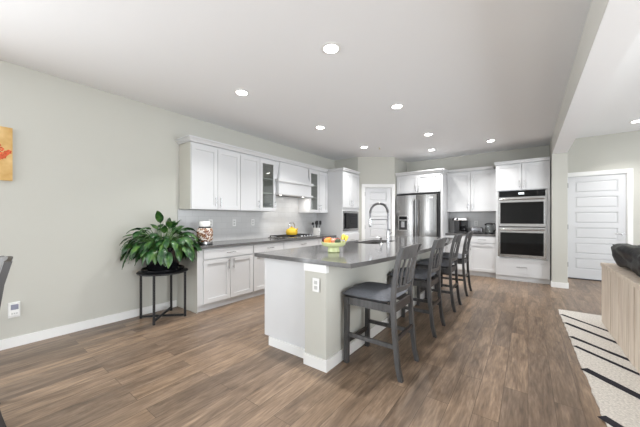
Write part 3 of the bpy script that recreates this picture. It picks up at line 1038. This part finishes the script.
# island worktop: bowed seating edge, cut-out for the sink
def bow_x(y):
    t = (y - 1.855) / (5.60 - 1.855)
    return -1.092 + .165 * (1 - (2 * t - 1) ** 2)
SX0, SX1, SY0, SY1 = -2.06, -1.66, 3.50, 4.28
outer = [(-2.225, 1.86)] + [(bow_x(1.855 + 3.745 * i / 28), 1.855 + 3.745 * i / 28) for i in range(29)] + [(-2.225, 5.60)]
inner = []
rr = .05
for cx, cy, a0 in ((SX1 - rr, SY1 - rr, 0), (SX0 + rr, SY1 - rr, PI / 2), (SX0 + rr, SY0 + rr, PI), (SX1 - rr, SY0 + rr, 1.5 * PI)):
    for k in range(5):
        a = a0 + k * PI / 8
        inner.append((cx + rr * math.cos(a), cy + rr * math.sin(a)))
mb = MB()
bm = mb.bm
Z0, Z1 = .878, .915
es = []
for loop in (outer, inner):
    vs = [bm.verts.new((x, y, Z0)) for x, y in loop]
    for i in range(len(vs)):
        es.append(bm.edges.new((vs[i], vs[(i + 1) % len(vs)])))
r = bmesh.ops.triangle_fill(bm, use_beauty=True, use_dissolve=False, edges=es)
fs = [g for g in r['geom'] if isinstance(g, bmesh.types.BMFace)]
ex = bmesh.ops.extrude_face_region(bm, geom=fs)
for v in [g for g in ex['geom'] if isinstance(g, bmesh.types.BMVert)]:
    v.co.z = Z1
t = mb.build('worktop', 'quartz')
tag(t, 'large dark grey island worktop with a bowed seating edge', 'countertop')

sk = thing('sink', 'undermount steel sink in the island worktop beside the tall faucet', 'sink', (0, 0, .70))
sb = MB()
g = .004
sb.box(SX0 - .0, SX1 + .0, SY0 - .0, SY1 + .0, -.0, .004)
sb.box(SX0 - .008, SX0 - .0005, SY0, SY1, .0, .1765).box(SX1 + .0005, SX1 + .008, SY0, SY1, 0, .1765).box(SX0, SX1, SY0 - .008, SY0 - .0005, 0, .1765).box(SX0, SX1, SY1 + .0005, SY1 + .008, 0, .1765)
sb.build('basin', 'steel', sk)
MB().lathe([(0, 0), (.045, 0), (.045, .003), (.02, .004), (0, .004)], ((SX0 + SX1) / 2, (SY0 + SY1) / 2, .0045), 20).build('drain', 'chrome', sk, True)

fx, fyy = -1.60, 3.76
fa = thing('faucet', 'tall spring pull-down kitchen faucet with high arc on the island', 'faucet', (fx, fyy, .9165))
MB().lathe([(0, 0), (.030, 0), (.030, .008), (.022, .014), (.022, .17), (.016, .185), (.0, .186)], seg=20).build('base', 'chrome', fa, True)
RA = .140
arc = [(0, 0, .18), (0, 0, .43)] + [(-RA + RA * math.cos(a * PI / 14), 0, .43 + RA * math.sin(a * PI / 14)) for a in range(1, 15)] + [(-2 * RA, 0, .36)]
MB().tube(arc, .012, 12).build('arc_pipe', 'dkmetal', fa, True)
co = []
# spring coil around the pipe
def arcpoint(s):
    tot = len(arc) - 1
    f = s * tot
    i = min(int(f), tot - 1)
    return Vector(arc[i]).lerp(Vector(arc[i + 1]), f - i), (Vector(arc[i + 1]) - Vector(arc[i])).normalized()
NT = 620
for k in range(NT + 1):
    p, tn = arcpoint(.03 + .95 * k / NT)
    a = Vector((0, 1, 0)); b = tn.cross(a)
    an = 2 * PI * k / 9.0
    co.append(p + (a * math.cos(an) + b * math.sin(an)) * .0155)
MB().tube(co, .0028, 5).build('spring', 'dkmetal', fa, True)
MB().cyl((0, 0, .335), (-2 * RA + .02, 0, .335), .008).build('support_arm', 'dkmetal', fa, True)
MB().lathe([(0, .22), (.018, .22), (.021, .235), (.021, .325), (.016, .36), (0, .361)], (-2 * RA, 0, 0), 18).build('spray_head', 'chrome', fa, True)
MB().tube([(0, .018, .12), (.0, .05, .125), (0.01, .11, .145)], [.012, .009, .007]).build('lever', 'dkmetal', fa, True)
sd = thing('soap_dispenser', 'small steel soap dispenser next to the tall faucet', 'soap dispenser', (-1.60, 3.52, .9165))
MB().lathe([(0, 0), (.022, 0), (.022, .006), (.012, .012), (.012, .07), (.016, .075), (.016, .095), (0, .096)], seg=16).build('pump', 'chrome', sd, True)
MB().tube([(0, 0, .088), (-.05, 0, .09), (-.085, 0, .078)], [.009, .008, .006]).build('nozzle', 'chrome', sd, True)

# fruit bowl ----------------------------------------------------------------
fbx, fby = -1.625, 2.41
fb = thing('fruit_bowl', 'pale green footed bowl piled with fruit on island worktop', 'bowl', (fbx, fby, .9165))
MB().lathe([(0, 0), (.060, 0), (.064, .006), (.060, .02), (.058, .045), (.056, .052), (0, .052)], seg=36).build('foot', 'bowl', fb, True)
MB().lathe([(0, .0525), (.06, .0525), (.10, .060), (.122, .078), (.133, .106), (.128, .107), (.116, .084), (.09, .070), (0, .064)], seg=40).build('bowl_body', 'bowl', fb, True)
FZ = .9165
def fruit(name, mat, label, x, y, z, r, s=(1, 1, 1), stem=True):
    t = thing(name, label, 'fruit', (fbx + x, fby + y, FZ + z), 0, 'fruit in the footed bowl')
    mb = MB().ball((0, 0, 0), r, *s)
    if name == 'apple':
        for v in mb.bm.verts:
            q = math.hypot(v.co.x, v.co.y) / r
            v.co.z -= math.copysign(.22 * r * max(0, 1 - q * 2.2), v.co.z)
    mb.build('flesh', mat, t, True)
    if stem:
        MB().cyl((0, 0, r * s[2] * .78), (.003, 0, r * s[2] + .010), .0025, seg=6).build('stem', 'twig', t)
    return t
# camera sees the bowl from lower right of the plan; u runs left to right in the picture
ur = Vector((math.cos(YAW), math.sin(YAW))); uf = Vector((-math.sin(YAW), math.cos(YAW)))
def uv(a, b): return (ur.x * a + uf.x * b, ur.y * a + uf.y * b)
for nm, mt, lb, a, b, z, r, s in (
    ('plum', 'plum', 'dark plum at the far left of the fruit bowl', -.108, .035, .122, .034, (1, 1, .95)),
    ('orange', 'orange', 'orange at the front left of the fruit bowl', -.078, -.045, .115, .040, (1, 1, .96)),
    ('apple', 'peach', 'pinkish apple in the middle left of the fruit bowl', 0.0, .0, .114, .036, (1, 1, .92)),
    ('orange', 'orange', 'orange at the back of the fruit bowl behind the pinkish apple', -.05, .095, .117, .036, (1, 1, .96)),
    ('avocado', 'avocado', 'dark green avocado in front middle right of the fruit bowl', .045, -.075, .110, .036, (1.0, 1.0, 1.0)),
    ('apple', 'apple', 'red apple in the fruit bowl beside the yellow bananas', .050, .050, .116, .034, (1, 1, .92))):
    p = uv(a * .86, b * .86)
    fruit(nm, mt, lb, p[0], p[1], z, r * .90, s)
for k, (a, lb) in enumerate(((.085, 'inner banana curving over the right side of the fruit bowl'), (.119, 'outer banana curving over the right rim of the fruit bowl'))):
    pts, rad = [], []
    for i in range(11):
        s = i / 10
        bb_ = -.075 + .15 * s
        p = uv(a + .018 * math.sin(PI * s), bb_)
        pts.append((fbx + p[0], fby + p[1], FZ + .128 + .035 * math.sin(PI * s) - .012 * k + .006))
        rad.append(max(.004, .0175 * (math.sin(PI * min(max(s, .04), .96)) ** .45)))
    t = MB().tube(pts, rad, 10).build('banana', 'banana', None, True)
    tag(t, lb, 'fruit', 'fruit in the footed bowl')
p = uv(.10, -.02)

# ------------------------------------------------------------------ bar stools
def make_seating(name, label, cat, seat_z=.635, top=1.04, frame='wood', dark='wooddk', group=None, arms=False):
    t = thing(name, label, cat, (0, 0, 0), 0, group)
    sf = seat_z - .055
    k = top - seat_z
    for s in (-1, 1):
        MB().rectbar([(-.232, s * .198, 0), (-.228, s * .196, sf)], .038, .040).build('front_leg', frame, t)
        pts = [(.258, s * .198, 0), (.234, s * .198, .10), (.208, s * .198, sf * .6), (.196, s * .198, sf), (.200, s * .198, sf + .10), (.220, s * .199, sf + .25), (.244, s * .200, sf + .25 + (k - .20) * .6), (.276, s * .201, top)]
        MB().rectbar(pts, .034, .036).build('back_leg', frame, t)
        MB().box(-.22, .185, s * .196 - .011, s * .196 + .011, sf - .065, sf - .001).build('apron', frame, t)
        MB().rectbar([(0, 0, 0), (0, 0, 1)], 1, 1).bm.free() if False else None
        MB().loft([[(-.213, s * .196 - .010, .235), (-.213, s * .196 + .010, .235), (-.213, s * .196 + .010, .268), (-.213, s * .196 - .010, .268)],
                   [(.203, s * .198 - .010, .235), (.203, s * .198 + .010, .235), (.203, s * .198 + .010, .268), (.203, s * .198 - .010, .268)]]).build('side_stretcher', frame, t)
    MB().box(-.240, -.218, -.176, .176, sf - .065, sf - .001).build('apron', dark, t)
    MB().box(.186, .206, -.179, .179, sf - .065, sf - .001).build('apron', dark, t)
    MB().box(-.242, -.222, -.177, .177, .165, .200).build('front_stretcher', dark, t)
    MB().box(.205, .223, -.179, .179, .290, .322).build('rear_stretcher', dark, t)
    # padded seat
    mb = MB()
    nx, ny = 12, 12
    grid = {}
    x0, x1, y0, y1 = -.262, .177, -.232, .232
    for side in (0, 1):
        for i in range(nx + 1):
            for j in range(ny + 1):
                u, v = i / nx, j / ny
                eu, ev = 1 - abs(2 * u - 1) ** 6, 1 - abs(2 * v - 1) ** 6
                hgt = (eu * ev) ** .5
                x = x0 + u * (x1 - x0); y = y0 + v * (y1 - y0)
                # rounded corners
                z = sf + .028 + (.042 * hgt + .012 * (1 - (2 * u - 1) ** 2) * (1 - (2 * v - 1) ** 2) if side else -.028 * min(1, hgt * 3))
                grid[side, i, j] = mb.bm.verts.new((x, y, z))
    for i in range(nx):
        for j in range(ny):
            mb.bm.faces.new([grid[1, i, j], grid[1, i + 1, j], grid[1, i + 1, j + 1], grid[1, i, j + 1]])
            mb.bm.faces.new([grid[0, i, j], grid[0, i, j + 1], grid[0, i + 1, j + 1], grid[0, i + 1, j]])
    bmesh.ops.remove_doubles(mb.bm, verts=mb.bm.verts[:], dist=.0005)
    mb.build('seat_cushion', 'fabric', t, True, ang=60)
    # curved top rail
    def rail(z0, z1, xb, bow, th, arch=0.0, yb=.182):
        rings = []
        n = 12
        for i in range(n + 1):
            s = 2 * i / n - 1
            y = s * yb
            x = xb + bow * (1 - s * s)
            zt = z1 + arch * (1 - s * s)
            lean = (z1 - z0) * .26
            rings.append([(x - th / 2, y, z0), (x + th / 2, y, z0), (x + th / 2 + lean, y, zt), (x - th / 2 + lean, y, zt)])
        return MB().loft(rings)
    zt0 = top - .100
    xr0 = .244
    rail(zt0, top - .004, xr0, .034, .022, .014).build('top_rail', frame, t, True)
    zl = sf + .09
    rail(zl, zl + .045, .196, .026, .02).build('lower_rail', frame, t, True)
    for i in range(4):
        s = (i - 1.5) / 2.35
        y = s * .182
        bw = 1 - s * s
        xa, xb2 = .204 + .026 * bw, .246 + .034 * bw
        za, zb = zl + .044, zt0 + .004
        MB().rectbar([(xa, y, za), ((xa + xb2) / 2 - .006, y, (za + zb) / 2), (xb2, y, zb)], .011, .028).build('slat', frame, t)
    return t
SL = ['grey wooden bar stool with charcoal cushion nearest to the camera',
      'second grey bar stool counted from the island\'s near end',
      'third grey bar stool counted from the island\'s near end',
      'grey bar stool at the far end of the island, farthest from the camera']
proto = make_seating('bar_stool', SL[0], 'stool', group='bar stools along the island')
for i, (x, y, r) in enumerate(((-1.048, 2.300, .0), (-1.053, 3.310, .0), (-1.053, 4.315, .0), (-1.053, 5.28, .0))):
    o = proto if i == 0 else copy_tree(proto)
    o.location = (x, y, 0)
    o.rotation_euler = (0, 0, r)
    o['label'] = SL[i]
ch = make_seating('dining_chair', 'dark dining chair back cut off by the left picture edge', 'chair', .48, 1.005, 'wooddk', 'wooddk')
ch.location = (-2.70, -.062, 0)
ch.rotation_euler = (0, 0, PI / 2)
# ------------------------------------------------------------------ plant on its stand
px, py = -3.746, 1.650
st = thing('plant_stand', 'round black metal side table holding the potted plant', 'side table', (px, py, 0))
MB().lathe([(0, .582), (.286, .582), (.290, .586), (.290, .597), (.286, .600), (0, .600)], seg=48).build('tabletop', 'blackmetal', st, True)
for sx in (-1, 1):
    for sy in (-1, 1):
        MB().box(sx * .187 - .011, sx * .187 + .011, sy * .187 - .011, sy * .187 + .011, 0, .5815).build('leg', 'blackmetal', st)
for k, sg in enumerate((1, -1)):
    z = .012
    d = Vector((.187, .187 * sg)); nn = Vector((d.y, -d.x)).normalized() * .010
    e = d * .94
    o_ = [(-e.x - nn.x, -e.y - nn.y), (e.x - nn.x, e.y - nn.y), (e.x + nn.x, e.y + nn.y), (-e.x + nn.x, -e.y + nn.y)]
    MB().prism(o_, z + .0225 * k, z + .022 + .0225 * k).build('cross_bar', 'blackmetal', st)
pl = thing('potted_plant', 'leafy green plant in a black pot on the round stand', 'plant', (px, py, .602))
MB().lathe([(0, 0), (.205, 0), (.238, .012), (.245, .034), (.238, .038), (.222, .020), (0, .016)], seg=48).build('saucer', 'pot', pl, True)
MB().lathe([(0, .0205), (.165, .0205), (.172, .03), (.212, .27), (.222, .275), (.222, .300), (.205, .300), (.200, .27), (0, .262)], seg=120, rib=.012, ribn=24).build('pot', 'pot', pl, True, ang=60)
MB().lathe([(0, .2625), (.198, .2705), (.19, .278), (0, .284)], seg=32).build('soil', 'soil', pl, True)
leaves = MB()
stems = MB()
rnd = random.Random(11)
def add_leaf(base, az, elev, slen, llen, lw, droop, twist):
    d = Vector((math.cos(az) * math.cos(elev), math.sin(az) * math.cos(elev), math.sin(elev)))
    p = Vector(base)
    pts = [p.copy()]
    n = 6
    for i in range(n):
        d = (d + Vector((0, 0, -1)) * droop * .09).normalized()
        p = p + d * slen / n
        pts.append(p.copy())
    def cl(q):
        lim = LX + .025 - px
        if q.x < lim: q = Vector((lim + (q.x - lim) * .02, q.y, q.z))
        if q.y > .27 and q.x < .32 and q.z < .36: q = Vector((q.x, .27, q.z))
        return q
    pts = [cl(q) for q in pts]
    stems.tube(pts, [.005] * 3 + [.0035] * (n - 2), 5)
    # blade
    m = 9
    rows = []
    q = pts[-1].copy()
    for i in range(m + 1):
        s = i / m
        wdt = lw * (math.sin(PI * min(1, s ** .8 * .97 + .03)) ** .85)
        if i == m: wdt = .0008
        side = Vector((-math.sin(az), math.cos(az), 0))
        nrmv = side.cross(d).normalized()
        sd_ = (side * math.cos(twist) + nrmv * math.sin(twist)).normalized()
        up = sd_.cross(d).normalized()
        wav = .004 * math.sin(i * 1.9)
        rows.append([cl(q - sd_ * wdt + up * (wdt * .28 + wav)), cl(q - sd_ * wdt * .5 + up * wdt * .06), cl(q.copy()), cl(q + sd_ * wdt * .5 + up * wdt * .06), cl(q + sd_ * wdt + up * (wdt * .28 - wav))])
        d = (d + Vector((0, 0, -1)) * droop * .16).normalized()
        q = q + d * llen / m
    vr = [[leaves.bm.verts.new(v) for v in r] for r in rows]
    for a, b in zip(vr[:-1], vr[1:]):
        for j in range(4):
            leaves.bm.faces.new((a[j], a[j + 1], b[j + 1], b[j]))
N = 165
for i in range(N):
    az = i * 2.399963 + rnd.uniform(-.25, .25)
    f = (i + .5) / N
    elev = math.radians(72 - 40 * f ** .8 + rnd.uniform(-10, 10))
    br = .03 + .12 * f
    base = (br * math.cos(az), br * math.sin(az), .275)
    slen = rnd.uniform(.13, .27) * (1.3 - .35 * f)
    llen = rnd.uniform(.15, .21)
    add_leaf(base, az, elev, slen, llen, rnd.uniform(.033, .050), rnd.uniform(.6, 1.5) + .9 * f, rnd.uniform(-.5, .5))
leaves.build('foliage', 'leaf', pl, True, ang=70)
stems.build('stems', 'stem', pl, True)

# ------------------------------------------------------------------ picture, wall controller
pc = thing('canvas_print', 'golden canvas painting of red blossoms on left wall', 'picture', (LX, .10, 1.632))
MB().box(.002, .035, -.275, .275, 0, .513).build('canvas', 'canvas', pc)
fl = MB()
tw_ = MB()
rnd = random.Random(3)
tw_.tube([(.0355, -.20, .06), (.0355, -.08, .17), (.0355, .08, .23), (.0355, .20, .27)], .003, 5)
for i in range(26):
    y, z = rnd.gauss(.175, .055), rnd.gauss(.27, .05)
    y = max(-.25, min(.25, y))
    for k in range(5):
        a = k * 2 * PI / 5 + i
        fl.ball((.0355, y + .013 * math.cos(a), z + .013 * math.sin(a)), .009, .12, 1, 1, 8, 5)
fl.build('painted_blossoms', 'petal', pc)
tw_.build('painted_twig', 'twig', pc)
wc = thing('wall_controller', 'small white wall controller with grey screen above left baseboard', 'controller', (LX, .388, .365))
MB().box(.001, .008, -.042, .042, -.075, .075, .003, 2).build('back_plate', 'white', wc)
MB().box(.0085, .038, -.036, .036, -.055, .072, .006, 2).build('housing', 'white', wc)
MB().box(.0382, .0395, -.026, .026, .008, .060).build('screen', 'screen', wc)
for k in range(3):
    MB().box(.0382, .041, -.022 + k * .016, -.012 + k * .016, -.035, -.022).build('button', 'socket', wc)

# ------------------------------------------------------------------ rug and plank bench at right
rg = thing('area_rug', 'cream shaggy rug with dark diagonal lines at right', 'rug', (0, 0, 0))
mb = MB()
rnd = random.Random(5)
outl = []
RGX0, RGX1, RGY0, RGY1 = .334, 3.1, .4, 5.05
npt = 70
for i in range(npt):
    y = RGY0 + (RGY1 - RGY0) * i / npt
    outl.append((.334 + (5.05 - y) * .017 + rnd.uniform(-.006, .006), y))
for i in range(40):
    outl.append((RGX0 + (RGX1 - RGX0) * i / 40, RGY1 + rnd.uniform(-.006, .006)))
outl.append((RGX1, RGY1)); outl.append((RGX1, RGY0))
mb.prism(outl, .001, .014).build('pile', 'rug', rg)
def stripe(p, q, w, k):
    p, q = Vector(p), Vector(q)
    d = (q - p).normalized()
    n = Vector((-d.y, d.x))
    L = 12
    a, b = [], []
    rr_ = random.Random(k)
    for i in range(L + 1):
        c = p.lerp(q, i / L)
        e = w * (1 + rr_.uniform(-.12, .12))
        a.append(c + n * e / 2); b.append(c - n * e / 2)
    pts = [(v.x, v.y) for v in a] + [(v.x, v.y) for v in reversed(b)]
    return MB().prism(pts, .0142, .0165).build('line', 'rugline', rg)
ST = [((.350, 4.795), (1.20, 3.84), .038), ((.356, 4.440), (1.20, 3.47), .050), ((.362, 3.953), (1.20, 3.11), .045), ((.366, 3.684), (1.20, 2.80), .040),
      ((.372, 3.170), (1.20, 2.29), .075), ((.372, 2.470), (1.20, 1.60), .06)]
for k, (p, q, w) in enumerate(ST):
    stripe(p, q, w, k)

bn = thing('plank_bench', 'pale whitewashed plank bench on the rug at right', 'bench', (.712, 4.75, .0172))
BH, BD, BL = .715, .95, 3.4
# upright planks of the long back, seen from the kitchen
y = 0.0
rnd = random.Random(9)
bk = MB()
while y > -BL + .01:
    wd = rnd.choice((.13, .15, .17))
    bk.box(0 + rnd.uniform(0, .006), .03, y - wd + .007, y, 0, BH - .041)
    y -= wd
bk.build('back_planks', 'plank', bn)
en = MB()
x = .031
while x < BD:
    wd = rnd.choice((.13, .15))
    en.box(x, min(BD, x + wd - .003), -.03, -rnd.uniform(0, .004), 0, BH - .041)
    x += wd
en.build('end_planks', 'plank', bn)
tp = MB()
for k in range(6):
    tp.box(-.006 + k * .16, -.006 + k * .16 + .157, -BL, .006, BH - .04, BH, .004, 2)
tp.build('top_planks', 'plank', bn)
MB().box(.031, BD - .03, -BL + .01, -.031, .0, BH - .041).build('bench_core', 'wooddk', bn)
# black cushion lying on the bench top
def cushion(name, label, loc, sx, sy, sz, seed, rot=(0, 0, 0)):
    mb = MB()
    bmesh.ops.create_cube(mb.bm, size=2)
    bmesh.ops.subdivide_edges(mb.bm, edges=mb.bm.edges[:], cuts=15, use_grid_fill=True)
    for v in mb.bm.verts:
        c = v.co
        e = 5.0
        r = (abs(c.x) ** e + abs(c.y) ** e + abs(c.z) ** e) ** (1 / e)
        p = c / r
        q = Vector((p.x * sx, p.y * sy, p.z * sz))
        nz = noise.noise(q * 6 + Vector((seed, 0, 0))) * .05 + abs(noise.noise(q * 11 + Vector((0, seed, 0)))) * -.045
        v.co = q + p.normalized() * nz
        v.co.y += .45 * (v.co.z + sz) * (1 if q.y > 0 else 0) * min(1, max(0, q.y / (.6 * sy)))
        v.co.x -= .12 * (v.co.z + sz)
        v.co.z = max(v.co.z, -sz)
    o = mb.build(name, 'leather', None, True, ang=180)
    o.location = loc
    o.rotation_euler = rot
    tag(o, label, 'cushion')
    return o
cushion('cushion', 'crumpled black leather cushion lying on the pale plank bench', (1.015, 3.90, .7335 + .125), .25, .66, .125, 3.1)

# ------------------------------------------------------------------ ceiling lights
def downlight(x, y, z, label, power, group='recessed ceiling lights'):
    t = thing('ceiling_light', label, 'light', (x, y, z), 0, group)
    MB().ring([(.064, -.001), (.088, -.001), (.090, -.005), (.068, -.010), (.064, -.010)], seg=32).build('trim_ring', 'white', t, True)
    MB().lathe([(0, -.001), (.0635, -.001), (.0635, -.010), (.05, -.015), (0, -.017)], seg=28).build('lens', 'lens', t, True)
    l = area('lamp', (x, y, z - .022), (0, 0, 0), .11, .11, power, (1, .985, .96), 'DISK', CAN_SPREAD)
    return t
LL = [((-1.41, 2.05), 'ceiling light closest to the camera, above the near end of the island'),
      ((-2.765, 2.12), 'ceiling light above the aisle beside the nearest wall cabinet'),
      ((-1.42, 3.64), 'ceiling light above the island between fruit bowl and sink'),
      ((-2.77, 3.71), 'ceiling light above the aisle in front of the range hood'),
      ((-1.44, 5.18), 'ceiling light above the far end of the island'),
      ((-2.78, 5.28), 'ceiling light above the aisle in front of the microwave tower'),
      ((-1.70, 6.38), 'ceiling light just in front of the refrigerator'),
      ((-.58, 6.33), 'ceiling light just in front of the double oven')]
for (x, y), lb in LL:
    downlight(x, y, CZ, lb, CAN_POWER)
downlight(1.50, 7.10, RC, 'ceiling light of the next room at the right picture edge', CAN_POWER)
sp = thing('sprinkler_head', 'small pale brass sprinkler head on ceiling near pantry door', 'sprinkler', (-2.54, 5.52, CZ))
MB().lathe([(0, -.001), (.032, -.001), (.030, -.007), (.012, -.010), (0, -.011)], seg=20).build('escutcheon', 'white', sp, True)
MB().lathe([(0, -.0112), (.009, -.0112), (.009, -.03), (.018, -.032), (.018, -.036), (0, -.036)], seg=16).build('nozzle', 'brass', sp, True)
